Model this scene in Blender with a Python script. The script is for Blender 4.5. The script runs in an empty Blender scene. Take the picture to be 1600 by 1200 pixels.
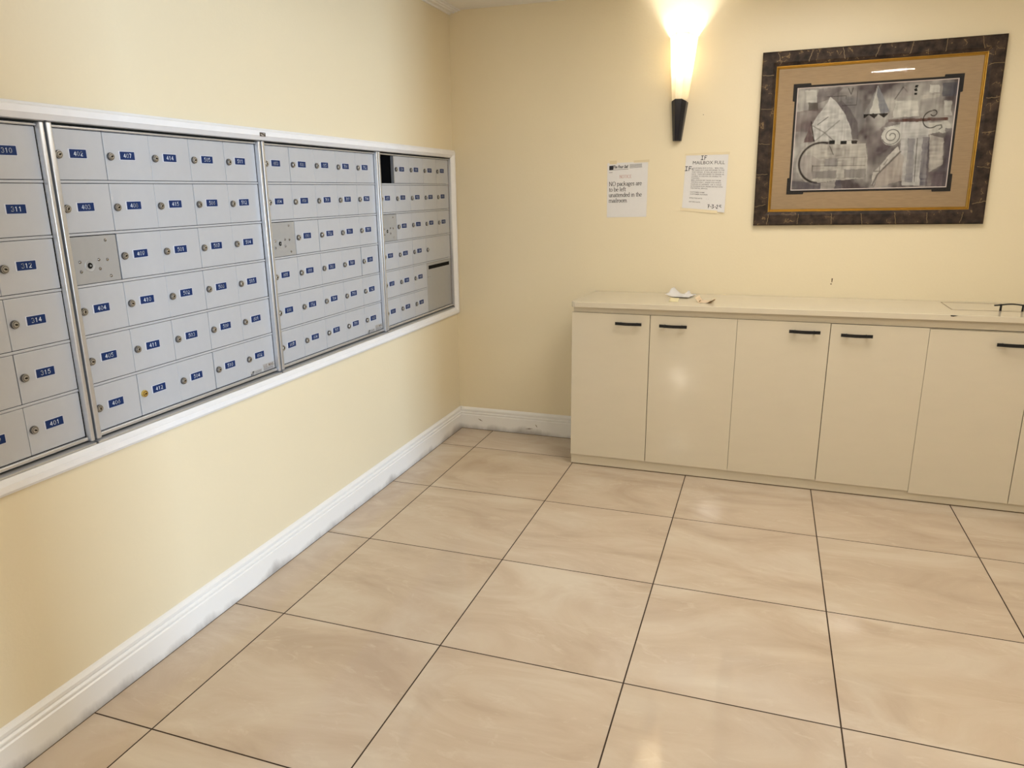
import bpy, bmesh, math, random
import numpy as np
from mathutils import Vector, Matrix
random.seed(7)
S = bpy.context.scene
COL = S.collection

# ------------------------------------------------------------------ camera
CAM = Vector((1.7305, -4.0102, 1.4321))
cr = Vector((0.94581, 0.32458, -0.00947)); cu = Vector((-0.07479, 0.24614, 0.96634)); cf = Vector((-0.31598, 0.91327, -0.25708))
cd = bpy.data.cameras.new('camera'); cd.sensor_fit = 'HORIZONTAL'; cd.sensor_width = 36.0
cd.lens = 1141.7 / 1600 * 36; cd.clip_start = 0.05
cam = bpy.data.objects.new('camera', cd); COL.objects.link(cam)
m3 = Matrix((cr, cu, -cf)).transposed()
cam.matrix_world = Matrix.Translation(CAM) @ m3.to_4x4()
S.camera = cam

# ------------------------------------------------------------------ world, lights, exposure
S.view_settings.view_transform = 'Standard'; S.view_settings.look = 'None'
S.view_settings.gamma = 1.0; S.view_settings.exposure = 0.32
S.view_settings.use_curve_mapping = False
W = bpy.data.worlds.new('world'); S.world = W; W.use_nodes = True
W.node_tree.nodes['Background'].inputs[0].default_value = (0.80, 0.88, 1.0, 1)
W.node_tree.nodes['Background'].inputs[1].default_value = 0.6

def area(name, loc, target, sx, sy, power, col, spread=180):
    l = bpy.data.lights.new(name, 'AREA'); l.shape = 'RECTANGLE'; l.size = sx; l.size_y = sy
    l.energy = power; l.color = col; l.spread = math.radians(spread)
    o = bpy.data.objects.new(name, l); COL.objects.link(o); o.location = loc
    o.rotation_euler = (Vector(target) - Vector(loc)).to_track_quat('-Z', 'Y').to_euler()
    return o
# low daylight from outside, through the doorway in the right wall (an added unseen post shades a band of the left wall),
# and ceiling lights: one mirrored in the picture glass, two unseen fills added
area('daylight', (9.5, -7.4, 1.6), (0, -2.3, 1.2), 0.42, 1.2, 270, (0.58, 0.77, 1.0), 120)
def downlight(x, y, power, d=.3, sy=None, rz=0):
    o = area('ceiling_area_light', (x, y, 2.362), (x, y, 0), d, d, power, (1.0, 0.95, 0.87)); o.data.shape = 'ELLIPSE'; o.data.size_y = sy or d; o.rotation_euler = (0, 0, rz)
downlight(2.62, -3.25, 12, .34, .11, .33); downlight(1.9, -1.25, 20, 1.15); downlight(1.3, -5.3, 14)
def unseen_light(x, y, z, power, r=.05):                              # unseen point lights: one added to brighten walls, two set for door reflections
    l = bpy.data.lights.new('unseen_point_light', 'POINT'); l.energy = power; l.color = (1.0, .955, .88); l.shadow_soft_size = r
    o = bpy.data.objects.new('unseen_point_light', l); COL.objects.link(o); o.location = (x, y, z)
unseen_light(4.80, -2.7, 2.05, 20); unseen_light(.76, -6.5, 1.95, 6, .05); unseen_light(.75, -6.5, 1.04, 20, .068)

# ------------------------------------------------------------------ materials
def mat(name, base=(.8, .8, .8), rough=.5, metal=0.0, spec=.5, noise=None, bump=0.0, bscale=60, coat=0.0):
    m = bpy.data.materials.new(name); m.use_nodes = True
    nt = m.node_tree; b = nt.nodes['Principled BSDF']
    b.inputs['Base Color'].default_value = (*base, 1); b.inputs['Roughness'].default_value = rough
    b.inputs['Metallic'].default_value = metal; b.inputs['Specular IOR Level'].default_value = spec
    b.inputs['Coat Weight'].default_value = coat
    tc = nt.nodes.new('ShaderNodeTexCoord')
    if noise:                       # (scale, amount, stretch)
        sc, am, st = noise
        mp = nt.nodes.new('ShaderNodeMapping'); mp.inputs['Scale'].default_value = st
        n = nt.nodes.new('ShaderNodeTexNoise'); n.inputs['Scale'].default_value = sc; n.inputs['Detail'].default_value = 4
        mx = nt.nodes.new('ShaderNodeMix'); mx.data_type = 'RGBA'
        mx.inputs[6].default_value = (*[c * (1 - am) for c in base], 1); mx.inputs[7].default_value = (*[min(1, c * (1 + am)) for c in base], 1)
        nt.links.new(tc.outputs['Object'], mp.inputs[0]); nt.links.new(mp.outputs[0], n.inputs['Vector'])
        nt.links.new(n.outputs['Fac'], mx.inputs[0]); nt.links.new(mx.outputs[2], b.inputs['Base Color'])
    if bump:
        n2 = nt.nodes.new('ShaderNodeTexNoise'); n2.inputs['Scale'].default_value = bscale; n2.inputs['Detail'].default_value = 3
        bp = nt.nodes.new('ShaderNodeBump'); bp.inputs['Strength'].default_value = bump; bp.inputs['Distance'].default_value = .002
        nt.links.new(tc.outputs['Object'], n2.inputs['Vector']); nt.links.new(n2.outputs['Fac'], bp.inputs['Height'])
        nt.links.new(bp.outputs[0], b.inputs['Normal'])
    return m

WALL = (.75, .662, .475)
M = {}
M['wall'] = mat('wall_paint', WALL, .38, spec=.5, noise=(1.3, .03, (1, 1, 1)), bump=.25, bscale=90)
M['ceiling'] = mat('ceiling_paint', (.80, .78, .74), .8, bump=.1)
M['white'] = mat('white_gloss_paint', (.80, .80, .81), .32, noise=(30, .04, (1, 1, 1)))
M['alu'] = mat('satin_aluminium', (.60, .61, .63), .34, metal=.75, noise=(14, .05, (1, 1, 9)))
M['door'] = mat('grey_enamel_door', (.485, .50, .53), .42, metal=.2, noise=(40, .03, (1, 1, 1)))
M['panel'] = mat('bare_alloy_panel', (.40, .405, .41), .42, metal=.35, noise=(40, .04, (1, 1, 1)))
M['dark'] = mat('dark_cavity', (.008, .0075, .007), .8, spec=.1)
M['steel'] = mat('polished_steel', (.52, .52, .52), .32, metal=1.0)
M['dullsteel'] = mat('dull_steel', (.16, .155, .15), .3, metal=1.0)
M['brass'] = mat('polished_brass', (.75, .58, .20), .25, metal=1.0)
M['rivetsteel'] = mat('rivet_steel', (.26, .25, .24), .18, metal=1.0)
M['keyhole'] = mat('keyhole_black', (.006, .006, .006), .6, spec=.15)
M['blue'] = mat('blue_engraved_plastic', (.003, .022, .105), .5, spec=.3, noise=(60, .1, (1, 1, 1)))
M['digit'] = mat('engraved_white', (.82, .86, .92), .6)
M['lip'] = mat('label_holder_clear', (.66, .68, .74), .3)
M['cream'] = mat('cream_laminate', (.64, .575, .45), .10, spec=.5, noise=(7, .03, (1, 1, 3)))
M['black'] = mat('black_metal', (.008, .008, .009), .45, spec=.3, noise=(80, .2, (1, 1, 1)))
M['paper'] = mat('white_paper', (.70, .69, .69), .8, noise=(50, .03, (1, 1, 1)))
M['yellowpaper'] = mat('pale_yellow_paper', (.78, .70, .44), .8, noise=(50, .05, (1, 1, 1)))
M['beigepaper'] = mat('beige_paper', (.70, .56, .40), .8, noise=(50, .08, (1, 1, 1)))
M['brownpaper'] = mat('brown_fold', (.22, .13, .05), .8)
M['ink'] = mat('black_ink', (.02, .02, .025), .8)
M['greyink'] = mat('grey_ink', (.13, .125, .13), .8)
M['redink'] = mat('red_ink', (.48, .16, .12), .8)
M['tape'] = mat('yellowed_tape', (.70, .60, .40), .25)
M['gold'] = mat('gold_leaf', (.50, .31, .07), .34, metal=.85, noise=(30, .2, (1, 1, 1)))
M['linen'] = mat('tan_linen_mat', (.37, .265, .155), .85, noise=(24, .22, (1, 1, 9)), bump=.2, bscale=300)
M['bevel'] = mat('mat_bevel_white', (.62, .54, .50), .7)
M['blackmat'] = mat('black_mat_board', (.013, .011, .011), .8)
M['badge'] = mat('brown_plaque', (.05, .035, .025), .4, noise=(200, .5, (1, 1, 1)))
M['badgelight'] = mat('plaque_letters', (.55, .5, .45), .4)
M['sticker'] = mat('grey_sticker', (.42, .41, .40), .5)
M['tan'] = mat('tan_print', (.17, .13, .09), .7)
M['lampblack'] = mat('black_blue_glass', (.005, .006, .014), .12, spec=.3)
M['seam'] = mat('brown_seam', (.10, .065, .03), .8)

def floor_mat():
    m = bpy.data.materials.new('beige_marble_tile'); m.use_nodes = True; nt = m.node_tree; L = nt.links.new
    b = nt.nodes['Principled BSDF']
    N = lambda t: nt.nodes.new('ShaderNode' + t)
    def math_(op, a, v=None):
        n = N('Math'); n.operation = op; L(a, n.inputs[0])
        if v is not None:
            if hasattr(v, 'is_linked'): L(v, n.inputs[1])
            else: n.inputs[1].default_value = v
        return n.outputs[0]
    tc = N('TexCoord'); sp = N('SeparateXYZ'); L(tc.outputs['Object'], sp.inputs[0])
    PX, OX, OY, GW = .6, .2212, -.3229, .0022
    idx = []; edges = []
    for o, off in ((sp.outputs[0], OX), (sp.outputs[1], OY)):
        u = math_('DIVIDE', math_('SUBTRACT', o, off), PX)
        idx.append(math_('FLOOR', u)); fr = math_('FRACT', u)
        edges.append(math_('MINIMUM', fr, math_('SUBTRACT', fr, 1.0)) if False else math_('SUBTRACT', math_('ABSOLUTE', math_('SUBTRACT', fr, .5)), .5))
    e = math_('MAXIMUM', edges[0], edges[1])              # 0 at a joint, negative inside
    g = math_('GREATER_THAN', e, -GW / PX)
    cb = N('CombineXYZ'); L(idx[0], cb.inputs[0]); L(idx[1], cb.inputs[1])
    wn = N('TexWhiteNoise'); wn.noise_dimensions = '3D'; L(cb.outputs[0], wn.inputs['Vector'])
    off = N('VectorMath'); off.operation = 'MULTIPLY_ADD'; L(wn.outputs['Color'], off.inputs[0]); off.inputs[1].default_value = (9, 9, 9); L(tc.outputs['Object'], off.inputs[2])
    mp = N('Mapping'); mp.inputs['Rotation'].default_value = (0, 0, .35); mp.inputs['Scale'].default_value = (1.0, 2.3, 1); L(off.outputs[0], mp.inputs[0])
    n1 = N('TexNoise'); n1.inputs['Scale'].default_value = 1.9; n1.inputs['Detail'].default_value = 7; n1.inputs['Roughness'].default_value = .58; n1.inputs['Distortion'].default_value = 1.1; L(mp.outputs[0], n1.inputs['Vector'])
    n2 = N('TexNoise'); n2.inputs['Scale'].default_value = 6.0; n2.inputs['Detail'].default_value = 8; n2.inputs['Roughness'].default_value = .65; n2.inputs['Distortion'].default_value = 1.8; L(mp.outputs[0], n2.inputs['Vector'])
    r = N('ValToRGB'); L(n1.outputs['Fac'], r.inputs[0])
    r.color_ramp.elements[0].position = .3; r.color_ramp.elements[0].color = (.50, .395, .295, 1)
    r.color_ramp.elements[1].position = .72; r.color_ramp.elements[1].color = (.65, .565, .455, 1)
    x = r.color_ramp.elements.new(.5); x.color = (.58, .475, .368, 1)
    r2 = N('ValToRGB'); L(n2.outputs['Fac'], r2.inputs[0])
    r2.color_ramp.elements[0].position = .57; r2.color_ramp.elements[0].color = (0, 0, 0, 1)
    r2.color_ramp.elements[1].position = .66; r2.color_ramp.elements[1].color = (1, 1, 1, 1)
    mx = N('Mix'); mx.data_type = 'RGBA'; L(math_('MULTIPLY', r2.outputs[0], .28), mx.inputs[0]); L(r.outputs[0], mx.inputs[6]); mx.inputs[7].default_value = (.70, .62, .50, 1)
    tint = N('Mix'); tint.data_type = 'RGBA'; tint.blend_type = 'MULTIPLY'; tint.inputs[0].default_value = 1
    tr = N('ValToRGB'); L(wn.outputs['Value'], tr.inputs[0]); tr.color_ramp.elements[0].color = (.95, .94, .92, 1); tr.color_ramp.elements[1].color = (1, 1, 1, 1)
    L(mx.outputs[2], tint.inputs[6]); L(tr.outputs[0], tint.inputs[7])
    gm = N('Mix'); gm.data_type = 'RGBA'; L(g, gm.inputs[0]); L(tint.outputs[2], gm.inputs[6]); gm.inputs[7].default_value = (.035, .018, .008, 1)
    L(gm.outputs[2], b.inputs['Base Color'])
    ro = N('Mix'); ro.data_type = 'FLOAT'; L(g, ro.inputs[0]); ro.inputs[2].default_value = .06; ro.inputs[3].default_value = .9; L(ro.outputs[0], b.inputs['Roughness'])
    b.inputs['Specular IOR Level'].default_value = .45
    bp = N('Bump'); bp.inputs['Strength'].default_value = .5; bp.inputs['Distance'].default_value = .001; L(math_('MULTIPLY', g, -1.0), bp.inputs['Height']); L(bp.outputs[0], b.inputs['Normal'])
    return m
M['floor'] = floor_mat()

def skirting_mat():
    m = mat('scuffed_white_skirting', (.80, .79, .77), .32); nt = m.node_tree; L = nt.links.new; b = nt.nodes['Principled BSDF']
    tc = nt.nodes.new('ShaderNodeTexCoord'); sp = nt.nodes.new('ShaderNodeSeparateXYZ'); L(tc.outputs['Object'], sp.inputs[0])
    n = nt.nodes.new('ShaderNodeTexNoise'); n.inputs['Scale'].default_value = 6.5; n.inputs['Detail'].default_value = 8; n.inputs['Roughness'].default_value = .62; mp_ = nt.nodes.new('ShaderNodeMapping'); mp_.inputs['Scale'].default_value = (.55, .55, .25); L(tc.outputs['Object'], mp_.inputs[0]); L(mp_.outputs[0], n.inputs['Vector'])
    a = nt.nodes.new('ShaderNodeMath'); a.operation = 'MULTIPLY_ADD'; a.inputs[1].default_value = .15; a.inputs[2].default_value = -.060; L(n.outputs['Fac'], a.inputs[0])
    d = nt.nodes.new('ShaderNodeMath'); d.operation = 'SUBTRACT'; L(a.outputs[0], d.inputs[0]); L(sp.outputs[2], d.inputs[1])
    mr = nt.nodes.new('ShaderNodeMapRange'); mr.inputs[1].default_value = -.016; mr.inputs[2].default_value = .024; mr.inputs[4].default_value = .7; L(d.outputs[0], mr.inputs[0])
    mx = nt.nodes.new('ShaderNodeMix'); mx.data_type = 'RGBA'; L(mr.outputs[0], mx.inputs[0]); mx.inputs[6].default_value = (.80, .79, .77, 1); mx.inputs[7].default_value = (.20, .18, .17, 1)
    L(mx.outputs[2], b.inputs['Base Color']); return m
M['skirting'] = skirting_mat()

def frame_mat():
    """dark brown lacquer with fine gold crackle"""
    m = mat('brown_crackle_lacquer', (.03, .018, .012), .55, spec=.25); nt = m.node_tree; L = nt.links.new; b = nt.nodes['Principled BSDF']
    tc = nt.nodes.new('ShaderNodeTexCoord')
    n = nt.nodes.new('ShaderNodeTexNoise'); n.inputs['Scale'].default_value = 28; n.inputs['Detail'].default_value = 6; L(tc.outputs['Object'], n.inputs['Vector'])
    v = nt.nodes.new('ShaderNodeTexVoronoi'); v.feature = 'DISTANCE_TO_EDGE'; v.inputs['Scale'].default_value = 22
    ad = nt.nodes.new('ShaderNodeVectorMath'); ad.operation = 'MULTIPLY_ADD'; L(n.outputs['Color'], ad.inputs[0]); ad.inputs[1].default_value = (.05, .05, .05); L(tc.outputs['Object'], ad.inputs[2])
    L(ad.outputs[0], v.inputs['Vector'])
    lt = nt.nodes.new('ShaderNodeMath'); lt.operation = 'LESS_THAN'; lt.inputs[1].default_value = .018; L(v.outputs['Distance'], lt.inputs[0])
    gt = nt.nodes.new('ShaderNodeMath'); gt.operation = 'GREATER_THAN'; gt.inputs[1].default_value = .57; L(n.outputs['Fac'], gt.inputs[0])
    mu = nt.nodes.new('ShaderNodeMath'); mu.operation = 'MULTIPLY'; L(lt.outputs[0], mu.inputs[0]); L(gt.outputs[0], mu.inputs[1])
    mx = nt.nodes.new('ShaderNodeMix'); mx.data_type = 'RGBA'; L(mu.outputs[0], mx.inputs[0]); mx.inputs[7].default_value = (.20, .13, .06, 1)
    r = nt.nodes.new('ShaderNodeValToRGB'); L(n.outputs['Fac'], r.inputs[0]); r.color_ramp.elements[0].color = (.012, .007, .005, 1); r.color_ramp.elements[1].color = (.065, .04, .026, 1)
    r.color_ramp.elements[0].position = .35; r.color_ramp.elements[1].position = .7
    L(r.outputs[0], mx.inputs[6]); L(mx.outputs[2], b.inputs['Base Color']); return m
M['lacquer'] = frame_mat()
M['vein'] = mat('gold_vein', (.20, .135, .06), .4)

def shade_mat():
    m = bpy.data.materials.new('cream_lamp_glass'); m.use_nodes = True; nt = m.node_tree; nt.nodes.clear(); L = nt.links.new
    o = nt.nodes.new('ShaderNodeOutputMaterial'); t = nt.nodes.new('ShaderNodeBsdfTranslucent'); d = nt.nodes.new('ShaderNodeBsdfDiffuse'); g = nt.nodes.new('ShaderNodeBsdfGlossy')
    t.inputs[0].default_value = (.95, .80, .56, 1); d.inputs[0].default_value = (.85, .76, .60, 1); g.inputs['Roughness'].default_value = .15
    tc = nt.nodes.new('ShaderNodeTexCoord'); mp = nt.nodes.new('ShaderNodeMapping'); mp.inputs['Scale'].default_value = (1, 1, .05); n = nt.nodes.new('ShaderNodeTexNoise'); n.inputs['Scale'].default_value = 90
    L(tc.outputs['Object'], mp.inputs[0]); L(mp.outputs[0], n.inputs['Vector'])
    r = nt.nodes.new('ShaderNodeValToRGB'); L(n.outputs['Fac'], r.inputs[0]); r.color_ramp.elements[0].color = (.58, .52, .40, 1); r.color_ramp.elements[1].color = (.72, .68, .58, 1); L(r.outputs[0], t.inputs[0])
    a = nt.nodes.new('ShaderNodeMixShader'); a.inputs[0].default_value = .45; L(t.outputs[0], a.inputs[1]); L(d.outputs[0], a.inputs[2])
    c = nt.nodes.new('ShaderNodeMixShader'); c.inputs[0].default_value = .04; L(a.outputs[0], c.inputs[1]); L(g.outputs[0], c.inputs[2])
    L(c.outputs[0], o.inputs[0]); return m
M['shade'] = shade_mat()

def glass_mat():
    m = bpy.data.materials.new('picture_glass'); m.use_nodes = True; nt = m.node_tree; nt.nodes.clear(); L = nt.links.new
    o = nt.nodes.new('ShaderNodeOutputMaterial'); t = nt.nodes.new('ShaderNodeBsdfTransparent'); g = nt.nodes.new('ShaderNodeBsdfGlossy'); g.inputs['Roughness'].default_value = .02
    f = nt.nodes.new('ShaderNodeFresnel'); f.inputs[0].default_value = 1.28; x = nt.nodes.new('ShaderNodeMixShader')
    L(f.outputs[0], x.inputs[0]); L(t.outputs[0], x.inputs[1]); L(g.outputs[0], x.inputs[2]); L(x.outputs[0], o.inputs[0]); return m
M['glass'] = glass_mat()

# ------------------------------------------------------------------ mesh helpers
class MB:
    def __init__(s): s.v = []; s.f = []; s.m = []
    def add(s, vs, fs, mi=0):
        o = len(s.v); s.v += [tuple(v) for v in vs]; s.f += [tuple(i + o for i in f) for f in fs]; s.m += [mi] * len(fs); return s
    def box(s, x0, x1, y0, y1, z0, z1, mi=0):
        return s.add([(x0, y0, z0), (x1, y0, z0), (x1, y1, z0), (x0, y1, z0), (x0, y0, z1), (x1, y0, z1), (x1, y1, z1), (x0, y1, z1)],
                     [(0, 3, 2, 1), (4, 5, 6, 7), (0, 1, 5, 4), (1, 2, 6, 5), (2, 3, 7, 6), (3, 0, 4, 7)], mi)
    def prism(s, poly, f, a, b, mi=0):                     # poly of (p,q); f(p,q,t)->xyz
        n = len(poly)
        return s.add([f(p, q, a) for p, q in poly] + [f(p, q, b) for p, q in poly],
                     [tuple(range(n))[::-1], tuple(range(n, 2 * n))] + [(i, (i + 1) % n, n + (i + 1) % n, n + i) for i in range(n)], mi)
    def lathe(s, prof, f, n=20, mi=0):                     # prof (r,h); f(x,y,h)->xyz, closed at both ends
        o = []; k = len(prof)
        for r, h in prof: o += [f(r * math.cos(2 * math.pi * i / n), r * math.sin(2 * math.pi * i / n), h) for i in range(n)]
        fs = [(j * n + i, j * n + (i + 1) % n, (j + 1) * n + (i + 1) % n, (j + 1) * n + i) for j in range(k - 1) for i in range(n)]
        fs += [tuple(range(n))[::-1], tuple((k - 1) * n + i for i in range(n))]
        return s.add(o, fs, mi)
    def tube(s, pts, r, n=10, mi=0):
        pts = [Vector(p) for p in pts]; o = []
        for i, p in enumerate(pts):
            t = (pts[min(i + 1, len(pts) - 1)] - pts[max(i - 1, 0)]).normalized()
            a = t.orthogonal().normalized() if abs(t.z) > .9 else t.cross(Vector((0, 0, 1))).normalized(); b = t.cross(a)
            o += [p + (a * math.cos(2 * math.pi * k / n) + b * math.sin(2 * math.pi * k / n)) * r for k in range(n)]
        fs = [(j * n + i, j * n + (i + 1) % n, (j + 1) * n + (i + 1) % n, (j + 1) * n + i) for j in range(len(pts) - 1) for i in range(n)]
        fs += [tuple(range(n))[::-1], tuple((len(pts) - 1) * n + i for i in range(n))]
        return s.add(o, fs, mi)
    def flat(s, polys, f, mi=0):                           # 2-D polygons mapped through f(p,q)->xyz
        for P in polys: s.add([f(p, q) for p, q in P], [tuple(range(len(P)))], mi)
        return s
    def mesh(s, name, mats, origin=(0, 0, 0), bevel=0, seg=2, smooth=False, fix=True):
        me = bpy.data.meshes.new(name); o = Vector(origin)
        me.from_pydata([Vector(v) - o for v in s.v], [], s.f)
        for k in (mats if isinstance(mats, (list, tuple)) else [mats]): me.materials.append(M[k])
        me.polygons.foreach_set('material_index', s.m)
        bm = bmesh.new(); bm.from_mesh(me)
        if fix: bmesh.ops.recalc_face_normals(bm, faces=bm.faces)
        if bevel:
            es = [e for e in bm.edges if len(e.link_faces) == 2 and e.calc_face_angle(0) > .5]
            bmesh.ops.bevel(bm, geom=es, offset=bevel, segments=seg, profile=.5, affect='EDGES', clamp_overlap=True)
        for f in bm.faces: f.smooth = smooth
        bm.to_mesh(me); bm.free()
        if smooth: me.set_sharp_from_angle(angle=.6)
        return me

WO = {}                                                    # world origin of each object
def put(name, me, parent=None, origin=(0, 0, 0)):
    o = bpy.data.objects.new(name, me); COL.objects.link(o); origin = Vector(origin); WO[o] = origin
    if parent is not None: o.parent = parent; o.location = origin - WO[parent]
    else: o.location = origin
    return o
def build(mb, name, mats, parent=None, origin=None, bevel=0, seg=2, smooth=False, fix=True):
    if origin is None:
        a = np.array([tuple(v) for v in mb.v]); origin = tuple(((a.min(0) + a.max(0)) / 2)[:2]) + (a[:, 2].min(),)
    return put(name, mb.mesh(name, mats, origin, bevel, seg, smooth, fix), parent, origin)
def empty(name, loc):
    o = bpy.data.objects.new(name, None); COL.objects.link(o); o.location = loc; o.empty_display_size = .05; WO[o] = Vector(loc); return o
def tag(o, label, cat, group=None):
    o['label'] = label; o['category'] = cat
    if group: o['group'] = group
    return o
def struct(o): o['kind'] = 'structure'; return o

# 2-D strokes: polylines -> little quads
def arc(cx, cy, rx, ry, a0, a1, n=12):
    return [(cx + rx * math.cos(math.radians(a0 + (a1 - a0) * i / n)), cy + ry * math.sin(math.radians(a0 + (a1 - a0) * i / n))) for i in range(n + 1)]
def stroke(lines, thick, thin=None, caps=True):
    thin = thick if thin is None else thin; out = []
    for L in lines:
        for (ax, ay), (bx, by) in zip(L, L[1:]):
            dx, dy = bx - ax, by - ay; l = math.hypot(dx, dy)
            if l < 1e-9: continue
            w = (thin + (thick - thin) * abs(dy) / l) / 2; nx, ny = -dy / l * w, dx / l * w; ex, ey = (dx / l * w * .6, dy / l * w * .6) if caps else (0, 0)
            out.append([(ax - nx - ex, ay - ny - ey), (bx - nx + ex, by - ny + ey), (bx + nx + ex, by + ny + ey), (ax + nx - ex, ay + ny - ey)])
    return out
def moved(polys, dx, dy, s=1.0): return [[(dx + x * s, dy + y * s) for x, y in P] for P in polys]

DIG = {'0': [arc(.3, .5, .3, .5, 0, 360, 20)], '1': [[(.12, .8), (.32, 1), (.32, 0)]], '2': [arc(.3, .7, .28, .3, 160, -20, 10) + [(.02, 0), (.6, 0)]],
       '3': [arc(.28, .74, .27, .26, 150, -80, 10), arc(.28, .26, .3, .27, 80, -150, 10)], '4': [[(.44, 0), (.44, 1), (.0, .3), (.62, .3)]],
       '5': [[(.55, 1), (.1, 1), (.06, .56)] + arc(.28, .33, .31, .33, 120, -150, 12)], '6': [[(.45, 1), (.08, .45)], arc(.3, .31, .29, .31, 0, 360, 16)],
       '7': [[(.02, 1), (.58, 1), (.2, 0)]], '8': [arc(.3, .75, .24, .25, 0, 360, 16), arc(.3, .26, .3, .26, 0, 360, 16)], '9': [[(.15, 0), (.52, .55)], arc(.3, .69, .29, .31, 0, 360, 16)]}
def number(txt, h, w):
    polys = []; pitch = h * .92; x = -pitch * len(txt) / 2 + pitch * .16
    for c in txt: polys += moved(stroke(DIG[c], w / h), x, -h / 2, h); x += pitch
    return polys

SER = {  # upright book-hand letters: (width, strokes, serif points)
 'a': (.42, [arc(.19, .12, .14, .12, 0, 360), arc(.2, .32, .13, .12, 160, 0, 6) + [(.33, .06), (.41, .01)]], []),
 'b': (.48, [[(.08, .68), (.08, .02)], arc(.25, .22, .17, .22, 0, 360)], [(.05, .67)]),
 'c': (.42, [arc(.22, .22, .18, .22, 45, 320)], []), 'd': (.48, [[(.38, .68), (.38, 0)], arc(.21, .22, .17, .22, 0, 360)], [(.34, .67), (.42, 0)]),
 'e': (.42, [[(.05, .25), (.38, .25)], arc(.21, .22, .17, .22, 8, 320)], []), 'f': (.32, [[(.13, 0), (.13, .55)], arc(.24, .55, .11, .13, 180, 45, 6), [(.0, .43), (.27, .43)]], [(.13, 0)]),
 'g': (.46, [arc(.2, .29, .14, .15, 0, 360), arc(.2, -.09, .17, .12, 0, 360), [(.12, .14), (.08, .06), (.3, .02)], [(.32, .4), (.44, .42)]], []),
 'h': (.48, [[(.08, .68), (.08, 0)], arc(.23, .27, .15, .17, 180, 0, 8) + [(.38, 0)]], [(.05, .67), (.08, 0), (.38, 0)]),
 'i': (.24, [[(.11, .43), (.11, 0)], [(.09, .6), (.13, .6)]], [(.08, .43), (.11, 0)]), 'k': (.48, [[(.08, .68), (.08, 0)], [(.1, .2), (.34, .43)], [(.18, .27), (.4, 0)]], [(.05, .67), (.08, 0), (.4, 0), (.34, .43)]),
 'l': (.24, [[(.11, .68), (.11, 0)]], [(.08, .67), (.11, 0)]), 'm': (.74, [[(.08, .43), (.08, 0)], arc(.22, .27, .14, .17, 180, 0, 8) + [(.36, 0)], arc(.50, .27, .14, .17, 180, 0, 8) + [(.64, 0)]], [(.05, .43), (.08, 0), (.36, 0), (.64, 0)]),
 'n': (.48, [[(.08, .43), (.08, 0)], arc(.23, .27, .15, .17, 180, 0, 8) + [(.38, 0)]], [(.05, .43), (.08, 0), (.38, 0)]), 'o': (.46, [arc(.22, .22, .18, .22, 0, 360, 16)], []),
 'p': (.48, [[(.08, .43), (.08, -.22)], arc(.25, .22, .17, .22, 0, 360)], [(.05, .43), (.08, -.22)]), 'r': (.34, [[(.1, .43), (.1, 0)], arc(.23, .28, .12, .15, 170, 50, 6)], [(.06, .43), (.1, 0)]),
 's': (.36, [[(.29, .35), (.22, .44), (.1, .41), (.08, .32), (.2, .23), (.3, .14), (.27, .04), (.16, 0), (.06, .09)]], []), 't': (.28, [[(.12, .56), (.12, .07)] + arc(.19, .07, .07, .07, 180, 320, 5), [(.02, .43), (.25, .43)]], []),
 'u': (.48, [[(.08, .43), (.08, .14)] + arc(.22, .14, .14, .14, 180, 350, 8), [(.37, .43), (.37, 0)]], [(.05, .43), (.34, .43), (.41, 0)]), '.': (.2, [[(.07, .03), (.12, .03)]], []), ' ': (.25, [], []),
 'N': (.66, [[(.1, 0), (.1, .66)], [(.1, .66), (.54, 0)], [(.54, 0), (.54, .66)]], [(.1, 0), (.07, .66), (.54, .66)]), 'O': (.70, [arc(.34, .33, .29, .34, 0, 360, 20)], []),
 'T': (.6, [[(.3, 0), (.3, .66)], [(.04, .65), (.56, .65)]], [(.3, 0)]), 'I': (.32, [[(.15, 0), (.15, .66)]], [(.15, 0), (.15, .66)]), 'C': (.64, [arc(.34, .33, .28, .34, 50, 310, 14)], []),
 'E': (.6, [[(.12, 0), (.12, .66)], [(.12, .65), (.52, .65)], [(.12, .34), (.4, .34)], [(.12, .01), (.54, .01)]], [])}
def serif(txt, size, bold=.085, thin=.035):
    polys = []; x = 0
    for c in txt:
        w, L, sp = SER[c]
        polys += moved(stroke(L, bold, thin), x, 0, size) + moved(stroke([[(a - .075, b), (a + .075, b)] for a, b in sp], .03), x, 0, size)
        x += w * size
    return polys, x
def sans(txt, size, shear=0.0, bold=0.0, space=1.0):      # Blender's built-in lettering, as flat polygons
    c = bpy.data.curves.new('lettering', 'FONT'); c.body = txt; c.size = size; c.shear = shear; c.offset = bold; c.space_character = space; c.resolution_u = 2
    o = bpy.data.objects.new('lettering', c); COL.objects.link(o)
    me = bpy.data.meshes.new_from_object(o.evaluated_get(bpy.context.evaluated_depsgraph_get()))
    P = [[(me.vertices[i].co.x, me.vertices[i].co.y) for i in p.vertices] for p in me.polygons]
    bpy.data.objects.remove(o); bpy.data.curves.remove(c); bpy.data.meshes.remove(me)
    return P, (max((x for p in P for x, _ in p), default=0))

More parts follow.
